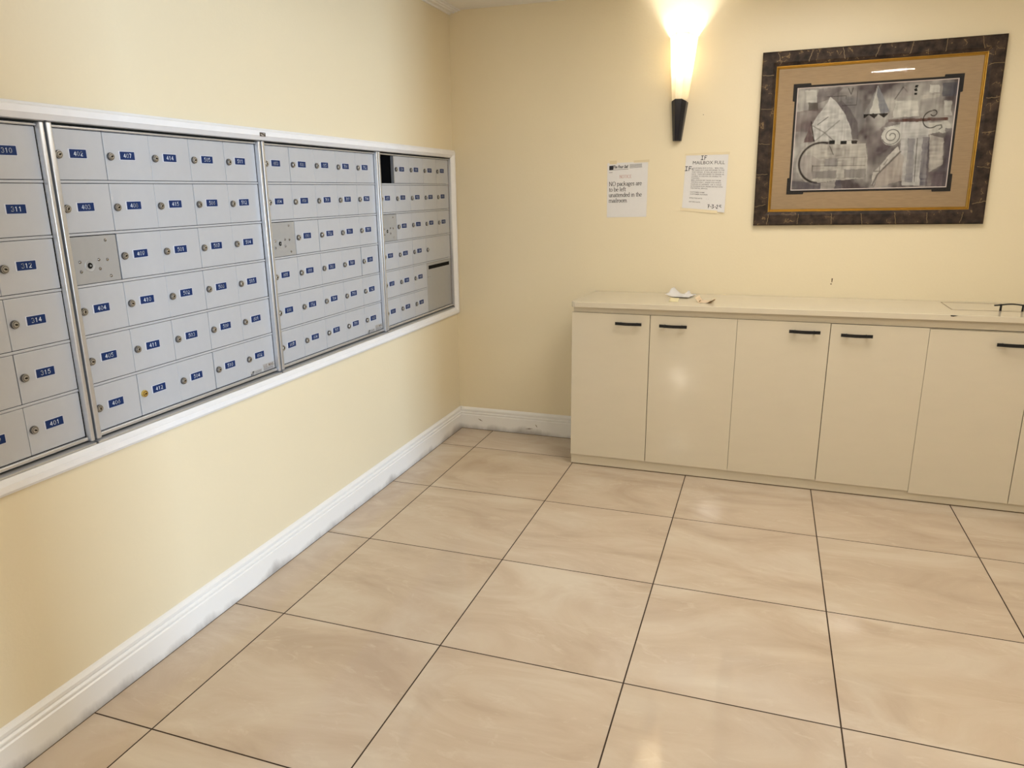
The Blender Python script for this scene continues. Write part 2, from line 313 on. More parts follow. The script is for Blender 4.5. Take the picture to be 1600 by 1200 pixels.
# ------------------------------------------------------------------ the room
CEIL = 2.372; XR = 4.9; YF = -6.6
mb = MB(); mb.box(-.12, XR + .12, YF - .12, .12, -.1, 0); struct(build(mb, 'floor', 'floor', origin=(0, 0, 0)))
mb = MB(); mb.box(-.12, XR + .12, YF - .12, .12, CEIL, CEIL + .1); struct(build(mb, 'ceiling', 'ceiling', origin=(0, 0, CEIL)))
mb = MB(); mb.box(0, XR + .12, 0, .12, 0, CEIL); wall_back = struct(build(mb, 'wall_back', 'wall', origin=(0, 0, 0)))
HY0, HY1, HZ0, HZ1 = -3.41, -.041, .757, 1.6105              # recess for the mailboxes
mb = MB()
mb.box(-.12, 0, YF, HY0, 0, CEIL); mb.box(-.12, 0, HY1, .12, 0, CEIL); mb.box(-.12, 0, HY0, HY1, 0, HZ0); mb.box(-.12, 0, HY0, HY1, HZ1, CEIL)
struct(build(mb, 'wall_left', 'wall', origin=(0, 0, 0)))
OY0, OY1, OZ1 = -5.62, -4.02, 2.12
mb = MB(); mb.box(XR, XR + .12, YF, OY0, 0, CEIL); mb.box(XR, XR + .12, OY1, 0, 0, CEIL); mb.box(XR, XR + .12, OY0, OY1, OZ1, CEIL)
struct(build(mb, 'wall_right', 'wall', origin=(XR, 0, 0)))
mb = MB(); mb.box(XR + .03, XR + .08, -5.345, -5.095, 0, OZ1); mb.box(XR + .03, XR + .08, OY0, OY0 + .06, 0, OZ1); mb.box(XR + .03, XR + .08, OY1 - .06, OY1, 0, OZ1)  # wide middle post is unseen, added to shade a band of the left wall
struct(build(mb, 'jambs_and_shade_post', 'white', origin=(XR, OY1, 0)))
mb = MB(); mb.box(-.12, XR + .12, YF - .12, YF, 0, CEIL); struct(build(mb, 'wall_front', 'wall', origin=(0, YF, 0)))
# skirtings: stepped profile (thickness, height)
PROF = [(0, 0), (.015, 0), (.015, .088), (.0115, .0915), (.0115, .094), (.0135, .098), (.0135, .103), (.008, .108), (.008, .1105), (.0115, .1145), (.0115, .124), (.005, .133), (0, .136)]
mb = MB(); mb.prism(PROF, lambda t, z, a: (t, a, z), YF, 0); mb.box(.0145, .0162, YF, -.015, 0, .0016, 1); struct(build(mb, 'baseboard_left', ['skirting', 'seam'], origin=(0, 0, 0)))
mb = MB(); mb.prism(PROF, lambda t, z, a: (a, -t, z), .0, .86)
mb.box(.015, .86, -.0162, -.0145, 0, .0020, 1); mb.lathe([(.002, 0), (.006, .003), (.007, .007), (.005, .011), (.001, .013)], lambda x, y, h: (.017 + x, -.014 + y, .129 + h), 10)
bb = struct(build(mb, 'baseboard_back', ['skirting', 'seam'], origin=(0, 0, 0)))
mb = MB()                                                   # grey-brown kick marks
for cx, cz, l, a in ((.14, .062, .035, -.45), (.50, .058, .024, -1.0), (.455, .036, .05, .12)):
    d = (math.cos(a) * l / 2, math.sin(a) * l / 2); w = .003
    mb.add([(cx - d[0], -.0153, cz - d[1]), (cx + d[1] / l * w * 2, -.0153, cz - d[0] / l * w * 2), (cx + d[0], -.0153, cz + d[1]), (cx - d[1] / l * w * 2, -.0153, cz + d[0] / l * w * 2)], [(0, 1, 2, 3)])
build(mb, 'kick_mark', 'tan', bb)
# narrow stepped moulding where the left wall meets the ceiling
mb = MB(); mb.prism([(0, 0), (.009, 0), (.012, .006), (.034, .006), (.036, .010), (.050, .010), (.053, .015), (.067, .015), (.069, .019), (.0, .019)], lambda t, h, a: (t, a, CEIL - .019 + h), YF, 0)
struct(build(mb, 'trim_2', 'white', origin=(0, 0, CEIL)))
# mitred white surround of the mailbox wall
TP = [(0, -.012), (0, .005), (.012, .0165), (.0135, .0185), (.030, .0195), (.0325, .0155), (.0385, .012), (.0405, 0)]
mb = MB(); rings = []
for s, h in TP:
    s2 = min(s, .0395)
    rings.append([(h, HY0 - s, HZ0 - s), (h, HY1 + s2, HZ0 - s), (h, HY1 + s2, HZ1 + s), (h, HY0 - s, HZ1 + s)])
k = len(TP); mb.add([p for r in rings for p in r], [(i * 4 + j, i * 4 + (j + 1) % 4, (i + 1) * 4 + (j + 1) % 4, (i + 1) * 4 + j) for i in range(k - 1) for j in range(4)])
struct(build(mb, 'trim_1', 'white', origin=(0, HY1, HZ0)))
mb = MB()                                                   # scuffs on the wall above the worktop
def quadmark(x, z, w, h, y=-.0004): mb.add([(x - w * .3, y, z - h / 2), (x + w * .3, y, z - h / 2), (x + w / 2, y, z + h / 2), (x - w / 2, y, z + h / 2)], [(0, 1, 2, 3)])
quadmark(2.0528, .9755, .006, .020); quadmark(2.0500, .9568, .007, .006); quadmark(1.3778, 1.7875, .0035, .004)
build(mb, 'scuff_mark', 'seam', wall_back)

# ------------------------------------------------------------------ mailboxes
XD = -.015                                                  # face of the little doors
PITCH, DW, DH = .1615, .1600, .1275
ROWZ = [1.5352 - .1370 * k for k in range(6)]               # label height of each row
LOW, UP = .0672, .0603
dm = MB(); dm.box(-.006, 0, .0006, .0006 + DW, 0, LOW + UP); door_mesh = dm.mesh('door', 'door', bevel=.0012, seg=2)
def lock_mb(face):
    lk = MB(); f = lambda x, y, h: (h, x, y)
    lk.lathe([(.0106, -.001), (.0109, .0035), (.0102, .0062)], f, 22, 2); lk.lathe([(.0096, .006), (.0094, .0072), (.0080, .0074)], f, 22)
    lk.lathe([(.0080, .0065), (.0080, .0075)], f, 20, 1); lk.lathe([(.0068, .004), (.0068, .0080), (.0060, .0088)], f, 20)
    lk.box(.008, .0091, -.0042, .0042, -.0014, .0014, 1); lk.lathe([(.0024, .008), (.0024, .0092)], f, 10, 1)
    return lk.mesh('lock', [face, 'keyhole', 'dullsteel' if face == 'steel' else face], smooth=True)
lock_mesh = lock_mb('steel'); brass_mesh = lock_mb('brass')
def plate_mesh(txt):
    p = MB(); p.box(0, .0008, -.0285, .0270, -.0122, .0122, 2); p.box(.0008, .0016, -.0255, .0255, -.0110, .0110, 0)
    p.flat(number(txt, .0108, .00145), lambda a, b: (.0019, a, b), 1); return p.mesh('number_plate', ['blue', 'digit', 'lip'], fix=False)
mount = lambda name, me, parent, loc: put(name, me, parent, WO[parent] + Vector(loc))
rivet_mb = MB(); rivet_mb.lathe([(.0044, -.001), (.0044, .0004), (.0037, .0018), (.0022, .0028), (.0006, .0032)], lambda x, y, h: (h, x, y), 14)
rivet_mesh = rivet_mb.mesh('rivet', 'rivetsteel', smooth=True)
mk = MB(); mk.lathe([(.0165, -.001), (.0165, .0006), (.0150, .0014), (.0125, .0004), (.0095, .0002)], lambda x, y, h: (h, x, y), 26)
mk.lathe([(.0082, .0002), (.0078, .0010)], lambda x, y, h: (h, x, y), 22, 1); mk.lathe([(.0026, .0008), (.0024, .0022)], lambda x, y, h: (h, x + .001, y), 10, 0)
master_mesh = mk.mesh('key_cylinder', ['panel', 'keyhole'], smooth=True)

def decal(parent, y1, z0):                                  # small printed stickers in the bottom right corner of a unit
    f = lambda a, b: (WO[parent].x + .0006, a, b)
    d = MB(); d.flat([[(y1 - .070, z0), (y1, z0), (y1, z0 + .027), (y1 - .070, z0 + .027)], [(y1 - .142, z0), (y1 - .074, z0), (y1 - .074, z0 + .015), (y1 - .142, z0 + .015)]], f, 0)
    g = lambda a, b: (WO[parent].x + .0010, a, b)
    P, w = sans('U.S. MAIL', .015, bold=.0004); d.flat(moved(P, y1 - .066, z0 + .0135, .062 / w), g, 1)
    for i in range(4): d.flat([[(y1 - .066, z0 + .0022 + i * .0026), (y1 - .006 - .004 * (i % 2), z0 + .0022 + i * .0026), (y1 - .006 - .004 * (i % 2), z0 + .0034 + i * .0026), (y1 - .066, z0 + .0034 + i * .0026)]], g, 2)
    P = stroke([[(0, .0), (.009, .009)], [(.004, 0), (.004, .004)], [(.008, .010), (.016, .010), (.011, .0)]], .0034); d.flat(moved(P, y1 - .138, z0 + .002), g, 3)
    for i in range(3): d.flat([[(y1 - .117, z0 + .0025 + i * .0036), (y1 - .080, z0 + .0025 + i * .0036), (y1 - .080, z0 + .0041 + i * .0036), (y1 - .117, z0 + .0041 + i * .0036)]], g, 2)
    build(d, 'decal', ['sticker', 'tan', 'greyink', 'ink'], parent, fix=False)

UNITS = [(-2.580, 'aluminium mailbox cabinet at the far left, cut by the picture edge, doors 310 to 401',
          [None, None, None, ['304', '305', '306', '307', '308', '309'], ['310', '311', '312', '314', '315', '401']]),
         (-1.735, 'aluminium mailbox cabinet second from left, first door numbered 402, one brass lock on door 412',
          [['402', '403', 'M', '404', '405', '406'], ['407', '408', '409', '410', '411', '412'], ['414', '415', '501', '502', '503', '504'], ['505', '506', '507', '508', '509', '510'], ['511', '512', '514', '515', '601', '602']]),
         (-.889, 'aluminium mailbox cabinet third from left, first door numbered 603, wide gap beside door 801',
          [['603', '604', 'M', '605', '606', '607'], ['608', '609', '610', '611', '612', '614'], ['615', '701', '702', '703', '704', '705'], ['706', '707', '708', '709', '710', '711'], ['712', '714', '715', '801', '802', '803']]),
         (-.0435, 'aluminium mailbox cabinet in the corner, one door missing, big outgoing mail door',
          [['H', '805', 'M', '806', '807', '808'], ['809', '810', '811', '812', '814', '815'], ['901', '902', '903', '904', '905', '906'], ['907', '908', '909', '', 'P', 'P'], ['910', '911', '912', 'B', 'P', 'P']])]
for ui, (R, label, cols) in enumerate(UNITS):
    L0 = R - 5 * PITCH; yl, yr = L0 - .0165, R + .0145       # outer edges of this unit
    U = tag(empty('mailbox_unit', (0, (yl + yr) / 2, HZ0)), label, 'mailbox', 'wall of mailbox cabinets')
    fr = MB(); zt = ROWZ[0] + UP; zb = ROWZ[5] - LOW
    fr.box(-.016, .0035, R + .0005, R + .0125, HZ0 + .012, HZ1 - .004)                   # right bead
    fr.box(-.016, .0015, yl + .0005, L0 - .0005, HZ0 + .012, HZ1 - .003)                 # left stile
    fr.box(-.017, -.006, L0, R, zt + .0013, zt + .0075)                                  # head strip
    fr.box(-.017, -.006, L0, R, zb - .0115, zb - .0015)                                  # foot strip
    build(fr, 'frame', 'alu', U, bevel=.0026, seg=3, smooth=True)
    cs = MB(); cs.box(-.11, -.030, yl + .002, yr - .002, HZ0 + .004, HZ1 - .004)
    if ui == 3:                                             # shell with one open pigeonhole
        y0, y1, z0, z1 = L0, L0 + PITCH, ROWZ[0] - LOW, ROWZ[0] + UP; cs = MB()
        cs.box(-.11, -.030, yl + .002, y0, HZ0 + .004, HZ1 - .004); cs.box(-.11, -.030, y1, yr - .002, HZ0 + .004, HZ1 - .004)
        cs.box(-.11, -.030, y0, y1, HZ0 + .004, z0); cs.box(-.11, -.030, y0, y1, z1, HZ1 - .004); cs.box(-.115, -.105, y0, y1, z0, z1)
        for i in range(3): cs.box(-.106, -.1, y0 + .05 + i * .035, y0 + .054 + i * .035, z0, z1)
    build(cs, 'carcass', 'dark', U)
    sl = MB(); sl.prism([(-.03, HZ0 + .001), (.004, HZ0 + .001), (.003, HZ0 + .005), (-.010, HZ0 + .009), (-.03, HZ0 + .009)], lambda x, z, a: (x, a, z), yl + .0005, yr - .0005); build(sl, 'sill', 'alu', U)
    hd = MB(); hd.prism([(-.004, HZ1 - .0022), (.003, HZ1 - .0022), (.005, HZ1 - .0008), (-.004, HZ1 - .0008)], lambda x, z, a: (x, a, z), yl + .0005, yr - .0005); build(hd, 'header', 'alu', U)
    for k in range(5):
        z = ROWZ[k] - LOW; e = R if not (ui == 3 and k == 4) else L0 + 3 * PITCH
        rl = MB(); rl.box(-.019, XD + .0012, L0, e, z - .0081, z - .0014); build(rl, 'rail', 'door', U, bevel=.001)
    for c in range(5):
        for r in range(6):
            code = cols[c][r] if cols[c] else ''
            y0 = L0 + c * PITCH; z0 = ROWZ[r] - LOW
            if code in ('H', 'P'): continue
            jig = random.uniform(-.0007, .0007)
            if (ui, c, r) in ((1, 1, 0), (1, 1, 2), (1, 1, 5), (1, 3, 5), (2, 1, 0), (2, 2, 2)): jig += .0016
            wide = .0045 if (ui, c, r) == (2, 4, 3) else 0
            if code == 'M':
                p = MB(); p.box(XD - .006, XD, y0 + .0008, y0 + PITCH - .003, z0, z0 + DH - .001)
                P = build(p, 'lock_panel', 'panel', U, origin=(XD, y0, z0), bevel=.0008)
                mount('key_cylinder', master_mesh, P, (.0001, .061, .048))
                for a, b in ((.031, .060), (.031, .034), (.092, .062), (.120, .060), (.092, .037), (.125, .014), (.122, .113)): mount('rivet', rivet_mesh, P, (.0001, a, b))
                continue
            if code == 'B': continue
            if code == '':
                p = MB(); p.box(-.006, 0, .0006, .0006 + DW + (PITCH if ui == 3 else 0), 0, LOW + UP)
                D = mount('door', door_mesh if ui != 3 else p.mesh('door', 'door', bevel=.0012), U, Vector((XD, y0, z0)) - WO[U])
            else: D = mount('door', door_mesh, U, Vector((XD, y0 + jig + wide, z0)) - WO[U])
            if wide: D.scale.y = .965
            lk = mount('lock', brass_mesh if code == '412' else lock_mesh, D, (0, .0165, .064 + random.uniform(-.001, .001)))
            lk.rotation_euler.x = random.uniform(-.5, .5) if random.random() < .75 else random.uniform(.6, 1.6)
            if code == '412': lk['label'] = 'brass lock'
            if code: mount('number_plate', plate_mesh(code), D, (0, .0765 + random.uniform(-.001, .001), LOW + random.uniform(-.0008, .0008))).rotation_euler.x = random.uniform(-.012, .012)
            if code in ('602', '803'): decal(D, R - .002, z0 + .001)
    if ui == 3:
        z0 = ROWZ[5] - LOW; y0 = L0 + 3 * PITCH; z1 = ROWZ[4] + UP
        p = MB(); p.box(XD - .006, XD, y0 + .0015, R - .001, z0, z1); D = build(p, 'parcel_door', 'panel', U, origin=(XD, y0, z0), bevel=.0012); D['label'] = 'tall blank door with a black mail slot'
        p = MB(); p.box(XD - .002, XD + .0006, y0 + .022, R - .024, z1 - .034, z1 - .014); build(p, 'mail_slot', 'dark', D, bevel=.0003)
        for a, b in ((.012, .19), (.035, .19)): mount('rivet', rivet_mesh, D, (.0, a, b)).scale = (.5, .45, .45)
        # edge of the partition seen beside the open pigeonhole
        p = MB(); p.box(-.03, XD + .001, L0 + PITCH - .006, L0 + PITCH - .0003, ROWZ[0] - LOW, ROWZ[0] + UP); build(p, 'partition', 'alu', U)
bd = MB(); bd.box(.0192, .0205, -1.7425, -1.712, 1.6215, 1.6345); bd.flat(stroke([[(-1.739, 1.628), (-1.73, 1.628)], [(-1.725, 1.631), (-1.716, 1.631)], [(-1.735, 1.6245), (-1.722, 1.6245)]], .002), lambda a, b: (.0208, a, b), 1)
tag(build(bd, 'name_plaque', ['badge', 'badgelight'], fix=False), 'tiny dark brown plaque on the white trim above the mailboxes', 'plaque')

# ------------------------------------------------------------------ cabinets
DTOP = [.8265, .8265, .8263, .8253, .8205, .8205]; DBOT = [.0600, .0590, .0585, .0545, .0445, .0445]
XE = [.8150, 1.2132, 1.6244, 2.0355, 2.4376, 2.8413, 3.2450]
HX = [(1.042, 1.173), (1.260, 1.3925), (1.857, 1.9916), (2.0787, 2.2104), (2.694, 2.826), (2.87, 3.0)]
HZ = [.7815, .7800, .7845, .7785, .7700, .7700]
YD = -.417
def pull_mb(l, h=.028, t=.0072):
    b = MB(); n = 14                                         # bowed flat bar on two posts: along x, standing off +h
    pts = [(-l / 2 + l * i / n, h - .004 + .004 * math.cos(math.pi * (i / n - .5) * 2 * .9) * 1.0) for i in range(n + 1)]
    for (a, ha), (c, hc) in zip(pts, pts[1:]):
        b.add([(a, -t, ha - .0025), (a, t, ha - .0025), (a, t, ha + .0025), (a, -t, ha + .0025), (c, -t, hc - .0025), (c, t, hc - .0025), (c, t, hc + .0025), (c, -t, hc + .0025)],
              [(0, 4, 5, 1), (1, 5, 6, 2), (2, 6, 7, 3), (3, 7, 4, 0)])
    b.add([(pts[0][0], -t, pts[0][1] - .0025), (pts[0][0], t, pts[0][1] - .0025), (pts[0][0], t, pts[0][1] + .0025), (pts[0][0], -t, pts[0][1] + .0025)], [(0, 1, 2, 3)])
    b.add([(pts[-1][0], -t, pts[-1][1] - .0025), (pts[-1][0], t, pts[-1][1] - .0025), (pts[-1][0], t, pts[-1][1] + .0025), (pts[-1][0], -t, pts[-1][1] + .0025)], [(3, 2, 1, 0)])
    for x in (-l * .31, l * .31): b.lathe([(.0048, 0), (.0044, h * .5), (.0042, h - .001)], lambda p, q, z: (x + p, q, z), 12)
    return b
pl = MB()
pl.box(XE[0], XE[6], -.400, -.020, .0042, .0600); tag(build(pl, 'plinth', 'cream', bevel=.001), 'long cream plinth on the floor under the row of cabinets', 'plinth')
gp = MB(); gp.box(XE[0] + .002, XE[6], -.3995, -.022, 0, .0043); g_ = build(gp, 'shadow_gap', 'seam', [o for o in COL.objects if o.name == 'plinth'][0])
names = ['cream base cabinet at the left end of the row, two doors with black handles together', 'cream base cabinet in the middle of the row, below the left half of the picture',
         'cream base cabinet at the right edge of the photo, under the hatch in the worktop']
for u in range(3):
    a, b = XE[2 * u], XE[2 * u + 2]
    C = tag(empty('base_cabinet', ((a + b) / 2, -.2, .0602)), names[u], 'cabinet', 'row of cream base cabinets')
    c = MB(); c.box(a + .0004, b - .0004, -.4008, -.020, .0602, .8235); build(c, 'body', 'cream', C)
    for d in (0, 1):
        i = 2 * u + d; g0 = .0006; g1 = .0006
        if d == 0: g1 = .0022
        p = MB(); p.box(XE[i] + g0, XE[i + 1] - g1, YD, -.4012, DBOT[i], DTOP[i]); D = build(p, 'door', 'cream', C, bevel=.0012)
        h = pull_mb(HX[i][1] - HX[i][0]); me = MB(); cx = (HX[i][0] + HX[i][1]) / 2
        me.v = [(cx + x, YD - z, HZ[i] + y) for x, y, z in h.v]; me.f = h.f; me.m = h.m
        build(me, 'handle', 'black', D, bevel=0)
    gp = MB(); gp.box(XE[2 * u + 1] - .0022, XE[2 * u + 1] + .0006, -.4030, -.4010, .061, .823); build(gp, 'door_gap', 'seam', C)
TILT = .0060
zt = lambda x: TILT * (x - .93)
WTOP = .8815
out = [(.845, -.002), (.812, -.405), (.8145, -.420), (.821, -.430), (.834, -.436), (3.262, -.436), (3.262, -.002)]
w = MB(); w.prism(out, lambda x, y, z: (x, y, z + zt(x)), WTOP - .0262, WTOP); WT = tag(build(w, 'worktop', 'cream', bevel=.0018, seg=3), 'long cream laminate worktop running over the cabinets below the picture', 'worktop')
w = MB(); w.prism([(.828, -.02), (.822, -.408), (3.245, -.408), (3.245, -.02)], lambda x, y, k: (x, y, WTOP - .0264 + zt(x) if k else .8274), 0, 1); build(w, 'apron', 'cream', WT)
hx0, hx1, hy0, hy1 = 2.537, 3.06, -.284, -.046
ht = lambda x, y, z: (x, y, WTOP + zt(x) + z)
w = MB(); w.add([ht(hx0, hy0, .0003), ht(hx1, hy0, .0003), ht(hx1, hy1, .0003), ht(hx0, hy1, .0003)], [(0, 1, 2, 3)], 1)
w.prism([(hx0 + .0035, hy0 + .005), (hx1 - .0035, hy0 + .005), (hx1 - .0035, hy1 - .012), (hx0 + .0035, hy1 - .012)], lambda x, y, z: ht(x, y, z), .0001, .0005); HL = build(w, 'hatch_lid', ['cream', 'seam'], WT, fix=False)
h = pull_mb(.135, h=.031, t=.005); me = MB(); me.v = [ht(2.770 + x, -.276 + y, z + .0012) for x, y, z in h.v]; me.f = h.f; me.m = h.m; build(me, 'handle', 'black', HL)
w = MB(); w.add([(2.502, -.4366, WTOP + zt(2.5) - .0015), (2.506, -.4366, WTOP + zt(2.5) - .0065), (2.516, -.4366, WTOP + zt(2.5) - .007), (2.534, -.4366, WTOP + zt(2.5) - .0015)], [(0, 1, 2, 3)]); build(w, 'chip', 'dark', WT)

# scraps lying on the worktop
def sheet(name, mats, lx, ly, pos, rot, fz, label, cat, n=10, thick=.0004, group=None):
    b = MB(); vs = []
    for j in range(n + 1):
        for i in range(n + 1):
            s, t = i / n - .5, j / n - .5; x, y = s * lx, t * ly; dx, z = fz(s, t); x += dx
            vs.append((pos[0] + x * math.cos(rot) - y * math.sin(rot), pos[1] + x * math.sin(rot) + y * math.cos(rot), WTOP + zt(pos[0]) + .0006 + z))
    b.add(vs, [(j * (n + 1) + i, j * (n + 1) + i + 1, (j + 1) * (n + 1) + i + 1, (j + 1) * (n + 1) + i) for j in range(n) for i in range(n)])
    o = build(b, name, mats, smooth=True, fix=False); md = o.modifiers.new('thickness', 'SOLIDIFY'); md.thickness = thick; md.offset = 1
    return tag(o, label, cat) if label else o
sheet('crumpled_paper', 'paper', .125, .13, (1.322, -.115), -.25, lambda s, t: (0, max(0, -s - .16) ** 1.3 * .13 * (.35 + .65 * (t > -.1) * min(1, (t + .1) * 3)) + max(0, .10 - abs(s - .16)) * .30 * max(0, t + .35) + .004 * max(0, s) + .0025 * math.sin(9 * t) ** 2 + .002),
      'crumpled white paper with one curled corner lying on the worktop', 'paper', n=16)
sheet('paper_slip', 'yellowpaper', .045, .13, (1.306, -.262), .06, lambda s, t: (0, .001 * (1 + math.sin(5 * t))), 'pale yellow paper slip in front of the crumpled white paper', 'paper')
sc = sheet('torn_paper', 'beigepaper', .085, .09, (1.462, -.288), -.15, lambda s, t: (0, max(0, -s - .30) * .11 + max(0, s - .18) * .05 + .0012 * math.sin(7 * t + 3 * s) ** 2), 'torn beige paper scrap with curled ends right of the white paper', 'paper')
b = MB(); z_ = WTOP + zt(1.49); b.add([(1.478, -.336, z_ + .0022), (1.486, -.343, z_ + .0022), (1.512, -.296, z_ + .014), (1.504, -.292, z_ + .0145)], [(0, 1, 2, 3)]); b.add([(1.428, -.30, z_ + .006), (1.436, -.312, z_ + .003), (1.439, -.262, z_ + .005), (1.431, -.258, z_ + .009)], [(0, 1, 2, 3)])
build(b, 'dark_fold', 'brownpaper', sc, fix=False)

# ------------------------------------------------------------------ wall lamp
Sx, Sz = 1.2535, 1.664
LP = tag(empty('wall_lamp', (Sx, -.001, Sz)), 'lit tapered wall lamp with cream glass shade and black lower cup', 'lamp')
def taper(levels, arch=0):                                   # (z, half width, depth): three front facets, back against the wall
    vs = []
    for z, hw, d in levels:
        a = arch if z == levels[-1][0] else 0
        vs += [(Sx - hw, -.001, Sz + z), (Sx - hw * .86, -d * .55, Sz + z + a * .3), (Sx - hw * .40, -d, Sz + z + a), (Sx + hw * .40, -d, Sz + z + a), (Sx + hw * .86, -d * .55, Sz + z + a * .3), (Sx + hw, -.001, Sz + z)]
    return vs, [(j * 6 + i, j * 6 + i + 1, j * 6 + i + 7, j * 6 + i + 6) for j in range(len(levels) - 1) for i in range(5)]
vs, fs = taper([(0, .0225, .040), (.186, .0425, .068)], .012)
b = MB(); b.add(vs, fs + [(5, 4, 3, 2, 1, 0), (6, 7, 8, 9, 10, 11), (0, 6, 11, 5)]); build(b, 'cup', 'lampblack', LP, origin=WO[LP], bevel=.001)
vs, fs = taper([(.184, .0385, .062), (.33, .0535, .082), (.488, .0685, .102)], .010)
b = MB(); b.add(vs, fs); sh = build(b, 'shade', 'shade', LP, origin=WO[LP], fix=True); md = sh.modifiers.new('thickness', 'SOLIDIFY'); md.thickness = .003; md.offset = -1
b = MB(); b.box(Sx - .03, Sx + .03, -.006, -.0005, Sz + .17, Sz + .44); build(b, 'back_plate', 'white', LP, origin=WO[LP])
LP.rotation_euler.y = math.radians(1.4)
pt = bpy.data.lights.new('bulb_light', 'POINT'); pt.energy = 9; pt.color = (1.0, .97, .92); pt.shadow_soft_size = .022
po = bpy.data.objects.new('bulb_light', pt); COL.objects.link(po); po.parent = LP; po.location = (.0, -.052, .400)

# ------------------------------------------------------------------ notices taped to the wall
def bilin(c):                                                # corners TL,TR,BR,BL on the wall -> map (s,t from top-left, 0..1) to (x,z)
    TL, TR, BR, BL = c
    return lambda s, t: tuple((TL[k] * (1 - s) + TR[k] * s) * (1 - t) + (BL[k] * (1 - s) + BR[k] * s) * t for k in (0, 1))
PW, PH = .216, .279
def notice(corners, curl, label):
    f = bilin(corners); n = 12; b = MB(); lift = lambda s, t: .0012 + .0006 * math.sin(6 * s + 2) * math.sin(5 * t) ** 2 + curl * max(0, s + t - 1.82) ** 1.5
    b.add([(f(i / n, j / n)[0], -lift(i / n, j / n), f(i / n, j / n)[1]) for j in range(n + 1) for i in range(n + 1)], [(j * (n + 1) + i, (j + 1) * (n + 1) + i, (j + 1) * (n + 1) + i + 1, j * (n + 1) + i + 1) for j in range(n) for i in range(n)])
    o = tag(build(b, 'notice_sheet', 'paper', smooth=True, fix=False), label, 'paper', 'notices taped to the back wall')
    g = lambda p, q: (f(p / PW, q / PH)[0], -lift(p / PW, q / PH) - .0004, f(p / PW, q / PH)[1])       # p right, q down in metres
    return o, lambda P, x, y: [[(x + a, y - c) for a, c in Q] for Q in P], g
N1, sh_, g = notice([(.8938, 1.5625), (1.1095, 1.5675), (1.1100, 1.2855), (.8970, 1.2815)], 0, 'white notice taped left of the lamp reading NO packages are to be left unattended')
b = MB()
for i, t in enumerate(('NO packages are', 'to be left', 'unattended in the', 'mailroom.')):
    wgoal = (.176, .092, .178, .104)[i]; P, w_ = serif(t, .031, .095, .042); k = wgoal / w_
    b.flat(sh_([[(x * k, y) for x, y in Q] for Q in P], .010, .1165 + i * .0285), g)
build(b, 'notice_text', 'ink', N1, fix=False)
b = MB(); P, w_ = serif('NOTICE', .023, .07, .035); b.flat(sh_([[(x * .066 / w_, y) for x, y in Q] for Q in P], .066, .078), g); build(b, 'heading', 'redink', N1, fix=False)
b = MB(); b.flat([[(.010, .014), (.032, .013), (.032, .035), (.010, .036)]], g, 0); P, w_ = sans('The Four Sail', .021, shear=.35, bold=.0006); b.flat(sh_([[(x * .084 / w_, y) for x, y in Q] for Q in P], .028, .027), g, 0)
b.flat([[(.032, .0335), (.112, .0325), (.112, .0345), (.032, .0355)]], g, 1)
for i in range(3): b.flat([[(.122, .011 + .0055 * i), (.184, .0095 + .0055 * i), (.184, .0115 + .0055 * i), (.122, .013 + .0055 * i)]], g, 1)
b.flat([[(.120, .009), (.121, .009), (.121, .029), (.120, .029)], [(.120, .0275), (.186, .0255), (.186, .027), (.120, .029)], [(.009, .047), (.028, .0465), (.028, .0485), (.009, .049)]], g, 1)
build(b, 'letterhead', ['ink', 'greyink'], N1, fix=False)
for q in ([(.012, -.012), (.05, -.012), (.05, .006), (.012, .006)], [(.140, -.008), (.222, -.010), (.222, .003), (.140, .003)]): b = MB(); b.flat([q], g); build(b, 'tape', 'tape', N1, fix=False)
N2, sh_, g = notice([(1.3030, 1.5985), (1.5125, 1.6000), (1.5100, 1.3080), (1.2940, 1.3260)], .25, 'white notice taped right of the lamp headed MAILBOX FULL with handwritten date')
b = MB(); P, w_ = sans('MAILBOX FULL', .0225); b.flat(sh_([[(x * .164 / w_, y) for x, y in Q] for Q in P], .036, .0505), g); build(b, 'heading', 'ink', N2, fix=False)
b = MB()
for i, (t, x, y, wd) in enumerate((('YOUR MAIL BOX IS FULL,   MAIL WILL', .039, .072, .157), ('BE TAKEN OUT AND RETURNED TO THE', .037, .082, .163), ('POST OFFICE.  IT WILL BE HELD FOR 10', .037, .092, .162), ('DAYS,  THEN RETURNED TO SENDER AS', .036, .102, .164),
        ('UNABLE TO DELIVER OR UNABLE TO', .036, .112, .152), ('FORWARD.', .036, .122, .042), ('MAIL SHOULD BE TAKEN OUT FROM', .036, .132, .150), ('THE BOX DAILY.  UNLESS YOU HAVE A', .036, .142, .153), ('CHANGE OF ADDRESS   OR  A  HOLD', .035, .152, .156), ('AUTHORIZATION ORDER ON FILE WITH', .035, .162, .163), ('THE POSTAL SERVICE.', .035, .172, .088),
        ('CUSTOMER NAME', .035, .192, .074), ('CUSTOMER ADDRESS', .035, .202, .090), ('EFFECTIVE DATE        -   -', .034, .222, .098), ('RETURN DATE              -', .033, .241, .094))):
    P, w_ = sans(t, .0078, bold=.00012); b.flat(sh_([[(px * wd / w_, py) for px, py in Q] for Q in P], x, y), g)
build(b, 'notice_text', 'greyink', N2, fix=False)
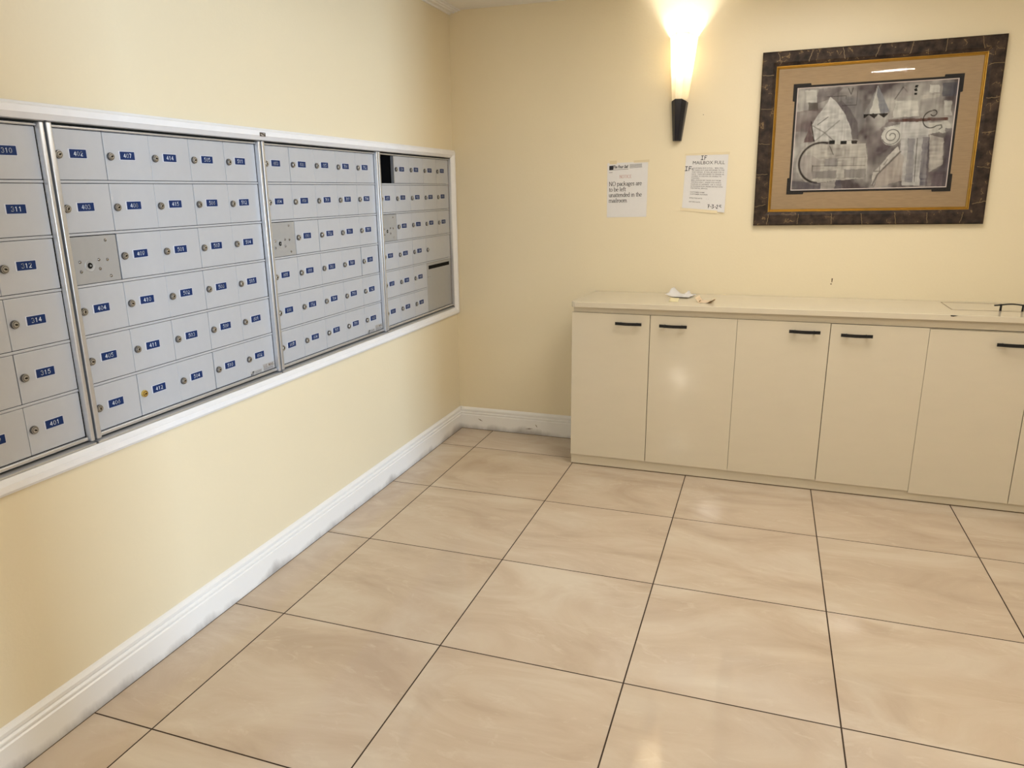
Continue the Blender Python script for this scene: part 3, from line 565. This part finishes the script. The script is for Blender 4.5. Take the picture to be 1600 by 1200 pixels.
def hand(txt):                                               # marker-pen capitals and figures, unit height
    H = {'I': [[(.05, .98), (.6, 1.0)], [(.35, 1), (.28, .02)], [(.0, .0), (.6, .05)]], 'F': [[(.15, 0), (.2, 1), (.75, .96)], [(.18, .52), (.6, .55)]], '7': [[(.05, .85), (.5, .92), (.25, 0)], [(.2, .45), (.5, .5)]], '-': [[(.05, .45), (.35, .45)]],
         '3': [[(.05, .95), (.5, .9), (.25, .55), (.55, .3), (.3, .02), (.0, .1)]], '2': [[(.05, .8), (.3, 1), (.5, .75), (.05, .05), (.55, .08)]], '5': [[(.66, 1), (.2, .97), (.16, .58), (.45, .62), (.56, .35), (.4, .06), (.02, .04)]], '.': [[(.05, .1), (.12, .1)]]}
    L = []; x = 0
    for c in txt:
        L += [[(x + a, q) for a, q in s_] for s_ in H[c]]; x += .42 if c in '-.' else .78
    return L
b = MB()
for t, x, y, s_ in (('IF', .078, .029, .0195), ('IF-', .0, .083, .0215), ('7-3-25', .128, .264, .0185)): b.flat(sh_(moved(stroke(hand(t), .15), 0, 0, s_), x, y), g)
build(b, 'handwriting', 'ink', N2, fix=False)
for q in ([(-.006, -.004), (.222, -.006), (.222, .006), (-.006, .006)], [(-.008, .273), (.18, .273), (.18, .288), (-.008, .288)]): b = MB(); b.flat([q], g); build(b, 'tape', 'tape', N2, fix=False)

# ------------------------------------------------------------------ framed picture
PIC = tag(empty('framed_picture', (1.7305 + (2.1596 - 1.7305) * .9945, -.001, 1.432 + (1.6582 - 1.432) * .9945)), 'framed abstract print in dark brown crackle frame hanging above the cabinets', 'picture')
FW, FH = 1.0150, .8120
PY = -.001
def ring(b, w0, h0, prof, mi=0):                             # mitred moulding: prof (inset, height)
    k = len(prof); vs = []
    for s_, h in prof:
        x, z = w0 / 2 - s_, h0 / 2 - s_; vs += [(-x, -h, -z), (x, -h, -z), (x, -h, z), (-x, -h, z)]
    b.add(vs, [(i * 4 + j, i * 4 + (j + 1) % 4, (i + 1) * 4 + (j + 1) % 4, (i + 1) * 4 + j) for i in range(k - 1) for j in range(4)], mi); return b
def pic(b, name, mats, fix=True):
    o = put(name, b.mesh(name, mats, (0, 0, 0), fix=fix), PIC, WO[PIC]); return o
b = ring(MB(), FW, FH, [(0, 0), (0, .022), (.006, .026), (.05, .024), (.060, .019), (.066, .017), (.066, 0)])
# gold joints across the bamboo-like frame
def vein(x0, z0, x1, z1):
    n = 8; L = [(x0 + (x1 - x0) * i / n + random.uniform(-.0015, .0015), z0 + (z1 - z0) * i / n + random.uniform(-.0015, .0015)) for i in range(n + 1)]; b.flat(stroke([L], random.uniform(.0018, .0034)), lambda p, q: (p, -.0264, q), 1)
for i in range(7):
    x = -FW / 2 + .075 + i * .142
    for sgn in (1, -1): vein(x + random.uniform(-.01, .01), sgn * (FH / 2 - .004), x + random.uniform(-.01, .01), sgn * (FH / 2 - .054))
for i in range(5):
    z = -FH / 2 + .095 + i * .152
    for sgn in (1, -1): vein(sgn * (FW / 2 - .004), z + random.uniform(-.01, .01), sgn * (FW / 2 - .054), z + random.uniform(-.01, .01))
FR = pic(b, 'frame', ['lacquer', 'vein'])
b = ring(MB(), FW - .132, FH - .132, [(0, 0), (0, .018), (.003, .019), (.005, .015), (.007, .017), (.011, .013), (.013, .009)]); pic(b, 'fillet', 'gold')
mw, mh = FW - .158, FH - .158
AW, AH = .7190, .5130                                        # black mat opening (outer)
b = ring(MB(), mw + .004, mh + .004, [(0, .009), ((mw + .004 - AW) / 2, .009)])
b = MB(); X, Z, x, z = mw / 2 + .002, mh / 2 + .002, AW / 2 - .010, AH / 2 - .010
b.add([(-X, -.009, -Z), (X, -.009, -Z), (X, -.009, Z), (-X, -.009, Z), (-x, -.009, -z), (x, -.009, -z), (x, -.009, z), (-x, -.009, z)], [(0, 1, 5, 4), (1, 2, 6, 5), (2, 3, 7, 6), (3, 0, 4, 7)]); pic(b, 'mat', 'linen')
b = MB(); bw = .0095; X, Z = AW / 2 - .009, AH / 2 - .009
for p in ([-X, X, Z - bw, Z], [-X, X, -Z, -Z + bw], [-X, -X + bw, -Z + bw, Z - bw], [X - bw, X, -Z + bw, Z - bw]): b.box(p[0], p[1], -.0100, -.0085, p[2], p[3])
for sx in (1, -1):
    for sz in (1, -1):
        b.prism([(sx * (X + .009), sz * (Z + .009)), (sx * (X + .009), sz * (Z - .068)), (sx * (X + .004), sz * (Z - .070)), (sx * (X - .002), sz * (Z - .070)), (sx * (X - .002), sz * (Z - .002)), (sx * (X - .070), sz * (Z - .002)), (sx * (X - .070), sz * (Z + .004)), (sx * (X - .068), sz * (Z + .009))], lambda p, q, t: (p, t, q), -.0104, -.0086)
pic(b, 'inner_mat', 'blackmat')
w2, h2 = 2 * (X - bw), 2 * (Z - bw)
b = ring(MB(), w2 + .001, h2 + .001, [(0, .0094), (.0045, .0075)]); pic(b, 'bevel', 'bevel')

# the print: an abstract of sail, arches and column shapes, painted on a fine grid
NX, NZ = 300, 214
ss, tt = np.meshgrid((np.arange(NX + 1)) / NX, (np.arange(NZ + 1)) / NZ)
rng = np.random.default_rng(5)
def vnoise(fx, fy):
    g_ = rng.random((fy + 2, fx + 2)); u, v = ss * fx, tt * fy; i, j = np.minimum(u.astype(int), fx), np.minimum(v.astype(int), fy); a, c = u - i, v - j
    a, c = a * a * (3 - 2 * a), c * c * (3 - 2 * c)
    return (g_[j, i] * (1 - a) + g_[j, i + 1] * a) * (1 - c) + (g_[j + 1, i] * (1 - a) + g_[j + 1, i + 1] * a) * c
cloud = (vnoise(7, 5) + .6 * vnoise(15, 11) + .4 * vnoise(34, 24)) / 2.0
streak = (vnoise(60, 14) + vnoise(20, 60)) / 2; streak2 = vnoise(90, 8)
img = np.zeros((NZ + 1, NX + 1, 3)); c0, c1 = np.array((.10, .084, .087)), np.array((.31, .295, .27))
img[:] = c0 + (c1 - c0) * np.clip((cloud - .28) * 2.1, 0, 1)[..., None]
wob = (vnoise(40, 28) - .5) * .008
def inside(poly):
    r_ = np.zeros(ss.shape, bool); n = len(poly); X_, Y_ = ss + wob, tt + wob
    for i in range(n):
        (x0, y0), (x1, y1) = poly[i], poly[(i + 1) % n]
        if y0 == y1: continue
        r_ ^= ((Y_ < y0) != (Y_ < y1)) & (X_ < (x1 - x0) * (Y_ - y0) / (y1 - y0) + x0)
    return r_
def paint(mask, colr, a=.85, tex=.25):
    k = (np.asarray(mask, float) * a * (1 - tex + tex * 2 * (streak - .1)))[..., None]; k = np.clip(k, 0, 1); img[:] = img * (1 - k) + np.array(colr) * k
def line(pts, wd, colr, a=.8):
    d = np.full(ss.shape, 9.)
    for (x0, y0), (x1, y1) in zip(pts, pts[1:]):
        dx, dy = (x1 - x0) * 1.41, y1 - y0; l2 = dx * dx + dy * dy + 1e-12; px, py = (ss - x0) * 1.41, tt - y0
        k = np.clip((px * dx + py * dy) / l2, 0, 1); d = np.minimum(d, np.hypot(px - k * dx, py - k * dy))
    k = (np.clip(1.4 - d / wd, 0, 1) * a)[..., None]; img[:] = img * (1 - k) + np.array(colr) * k
def disc(cx, cy, r_): return np.hypot((ss - cx) * 1.41, tt - cy) < r_ + wob
LT, LT2, DK, MV, BL, GR = (.38, .375, .34), (.33, .31, .275), (.03, .026, .024), (.14, .105, .105), (.085, .087, .105), (.165, .158, .16)
for q in ([(.051, .025), (.128, .031), (.135, .148), (.068, .143)], [(.634, .172), (.766, .183), (.786, .326), (.624, .33)], [(.925, .195), (.97, .199), (.98, .332), (.935, .329)]): paint(inside(q), LT, .8, .5)
paint(inside([(.903, .032), (.991, .037), (.996, .157), (.913, .157)]), BL, .75); paint(inside([(.831, .047), (.888, .052), (.893, .116), (.831, .114)]), LT, .8)
paint(inside([(.78, .135), (.90, .135), (.90, .165), (.78, .17)]), LT2, .7, .5); paint(inside([(.08, .144), (.14, .149), (.145, .227), (.084, .223)]), (.08, .07, .06), .8)
paint(inside([(.0, .23), (.2, .2), (.12, .42), (.0, .42)]), MV, .6, .5); paint(inside([(.25, .1), (.4, .12), (.46, .33), (.40, .52)]), GR, .7, .5)
paint(inside([(.14, .02), (.30, .02), (.21, .12), (.13, .16)]), (.12, .1, .105), .6, .5)
paint(inside([(.266, .159), (.321, .271), (.364, .398), (.386, .521), (.425, .518), (.405, .354), (.352, .226), (.290, .137)]), (.10, .085, .09), .65)
paint(inside([(.219, .101), (.266, .159), (.321, .271), (.364, .398), (.386, .521), (.144, .527), (.095, .397), (.127, .312), (.172, .229)]), (.37, .365, .345), .9, .3)
line([(.12, .37), (.20, .44), (.27, .53)], .006, (.17, .165, .15)); line([(.13, .53), (.21, .43), (.29, .33)], .006, (.17, .165, .15)); line([(.15, .36), (.215, .29)], .004, DK); line([(.325, .30), (.33, .52)], .004, (.24, .23, .22), .6)
paint(inside([(.106, .327), (.064, .523), (.136, .527)]), (.12, .085, .085), .85); line([(.106, .327), (.136, .527)], .005, DK); line([(.20, .1), (.32, .1), (.32, .13)], .003, DK, .6); line([(.39, .06), (.39, .19), (.30, .19)], .003, DK, .6); line([(.33, .03), (.35, .09), (.36, .03)], .004, DK, .7)
paint(inside([(.19, .545), (.471, .56), (.491, .701), (.492, .891), (.211, .923)]) | disc(.185, .732, .195), LT2, .88, .35)
paint(disc(.10, .78, .13) & disc(.185, .732, .195), (.24, .21, .20), .6, .5)
line([(.185 + .197 / 1.41 * math.cos(a), .732 + .197 * math.sin(a)) for a in np.linspace(-1.3, -4.6, 30)], .011, (.045, .04, .04), .9); line([(.185 + .215 / 1.41 * math.cos(a), .732 + .215 * math.sin(a)) for a in np.linspace(-1.6, -4.7, 30)], .008, LT2, .6)
for q in ([(.235, .519), (.274, .521), (.274, .554), (.235, .552)], [(.308, .523), (.348, .525), (.348, .558), (.308, .556)], [(.38, .527), (.416, .529), (.416, .562), (.38, .560)]): paint(inside(q), (.045, .04, .038), .95, .1)
paint(inside([(.274, .521), (.308, .523), (.308, .556), (.274, .554)]) | inside([(.348, .525), (.38, .527), (.38, .56), (.348, .558)]), LT, .9, .1)
paint(inside([(.214, .69), (.297, .693), (.299, .773), (.216, .77)]), GR, .7); paint(inside([(.137, .815), (.485, .80), (.49, .89), (.143, .885)]), (.165, .155, .15), .75, .3); paint(inside([(.298, .805), (.349, .807), (.349, .886), (.3, .885)]), LT2, .9)
line([(.137, .76), (.48, .77)], .003, DK, .6); line([(.137, .755), (.137, .81)], .004, DK, .7); line([(.30, .69), (.48, .69)], .003, (.15, .14, .13), .6); line([(.405, .69), (.405, .77)], .004, (.15, .14, .13), .6); line([(.24, .57), (.268, .655)], .004, DK, .6)
paint(inside([(.0, .9), (.2, .93), (.33, .90), (.34, 1), (.0, 1)]), (.10, .09, .105), .75, .4); paint(inside([(.20, .93), (.30, .91), (.29, .99), (.2, 1)]), LT2, .6)
paint(inside([(.516, .019), (.439, .287), (.605, .276)]), LT, .95, .15); paint(inside([(.516, .019), (.439, .287), (.477, .282)]), (.16, .15, .15), .8); paint(inside([(.516, .019), (.605, .276), (.545, .281), (.512, .10)]), (.14, .145, .17), .85)
paint(inside([(.439, .282), (.446, .326), (.473, .288), (.509, .327), (.533, .286), (.572, .327), (.602, .283)]), (.05, .047, .045), .95, .1)
paint(inside([(.594, .343), (.961, .349), (.964, .379), (.6, .367)]), (.115, .065, .058), .85, .4); paint(inside([(.55, .43), (.60, .35), (.64, .39), (.58, .47)]), (.12, .1, .11), .5)
paint(inside([(.47, .50), (.568, .426), (.62, .60), (.50, .72)]), (.14, .115, .12), .6, .5)
paint(inside([(.576, .42), (.68, .388), (.93, .391), (.965, .465), (.85, .50), (.663, .50)]), LT, .85, .3); paint(disc(.63, .499, .088), LT, .9, .2); paint(disc(.944, .437, .055), LT, .8, .2)
paint(inside([(.673, .371), (.85, .383), (.873, .979), (.724, .975)]), (.36, .355, .345), .85, .3); paint(inside([(.734, .527), (.775, .53), (.789, .946), (.742, .944)]), (.15, .145, .165), .75, .6); paint(inside([(.82, .517), (.865, .519), (.883, .979), (.834, .978)]), (.11, .10, .125), .8, .5)
paint(inside([(.862, .503), (.951, .539), (.959, .781), (.884, .855)]), (.33, .31, .28), .85, .5); paint(inside([(.955, .45), (.998, .45), (.998, .99), (.90, .99), (.92, .85), (.965, .77)]), (.105, .09, .105), .7, .3); paint(inside([(.87, .85), (.97, .85), (.97, .99), (.87, .99)]), (.14, .11, .12), .6, .7)
line([(.79, .53), (.80, .94)], .004, DK, .7); line([(.63 + (.085 * (1 - .8 * k)) / 1.41 * math.cos(a), .499 + (.085 * (1 - .8 * k)) * math.sin(a)) for k, a in [(i / 40, 2.8 - 12 * i / 40) for i in range(41)]], .0045, (.06, .055, .055), .8)
line([(.863 + .072 / 1.41 * math.cos(a), .361 + .078 * math.sin(a)) for a in np.linspace(.9, 4.6, 30)], .0055, DK, .85); line([(.872 + .026 / 1.41 * math.cos(a), .303 + .026 * math.sin(a)) for a in np.linspace(-2.0, 2.6, 20)], .005, DK, .85); line([(.90, .42), (.925, .415), (.93, .44), (.915, .455)], .005, DK, .8)
paint(inside([(.53, .958), (.537, .844), (.672, .593), (.691, .648), (.564, .853), (.544, .963)]), (.37, .35, .32), .9, .2); paint(inside([(.564, .86), (.691, .655), (.72, .70), (.72, .93), (.55, .99)]), (.30, .26, .23), .8, .3); line([(.538, .96), (.565, .86), (.695, .65)], .008, (.10, .09, .085), .8); line([(.54, .83), (.575, .83), (.575, .78)], .004, DK, .6); line([(.60, .77), (.62, .72)], .004, DK, .5)
for y_ in (.052, .085, .119): paint(inside([(.742, y_ - .012), (.759, y_ - .012), (.758, y_ + .012), (.741, y_ + .012)]), DK, .95, .1)
line([(.627, .157), (.67, .05), (.70, .10)], .005, (.07, .06, .06), .7); paint(inside([(.68, .05), (.735, .05), (.735, .13), (.65, .14)]), (.25, .22, .21), .6)
img *= (.90 + .22 * (streak2 - .5) + .16 * (streak - .5))[..., None]
img = np.clip((img - .10) * 1.75 + .105, .012, 1); img = .7 * img + .3 * img.mean(2, keepdims=True) * np.array((1.02, 1.0, .95))
me = bpy.data.meshes.new('print')
vx = np.stack([(ss - .5) * w2, np.full(ss.shape, -.0072), (.5 - tt) * h2], -1).reshape(-1, 3)
idx = (np.arange(NZ)[:, None] * (NX + 1) + np.arange(NX)[None]).reshape(-1)
me.vertices.add(len(vx)); me.vertices.foreach_set('co', vx.reshape(-1).astype(np.float32))
fc = np.stack([idx, idx + NX + 1, idx + NX + 2, idx + 1], 1).reshape(-1)
me.loops.add(len(fc)); me.loops.foreach_set('vertex_index', fc.astype(np.int32)); me.polygons.add(len(idx)); me.polygons.foreach_set('loop_start', np.arange(0, len(fc), 4, dtype=np.int32))
me.update(calc_edges=True); me.validate()
ca = me.color_attributes.new('pigment', 'FLOAT_COLOR', 'POINT'); ca.data.foreach_set('color', np.concatenate([img.reshape(-1, 3), np.ones((len(vx), 1))], 1).reshape(-1).astype(np.float32))
pm = mat('printed_paper', (.3, .3, .3), .75, spec=.2); at = pm.node_tree.nodes.new('ShaderNodeAttribute'); at.attribute_name = 'pigment'; pm.node_tree.links.new(at.outputs['Color'], pm.node_tree.nodes['Principled BSDF'].inputs['Base Color'])
me.materials.append(pm); put('print', me, PIC, WO[PIC])
b = MB(); X, Z = FW / 2 - .075, FH / 2 - .075; b.add([(-X, -.0118, -Z), (X, -.0118, -Z), (X, -.0118, Z), (-X, -.0118, Z)], [(0, 1, 2, 3)]); pic(b, 'glass', 'glass', fix=False)
PIC.rotation_euler.y = -math.radians(.8)
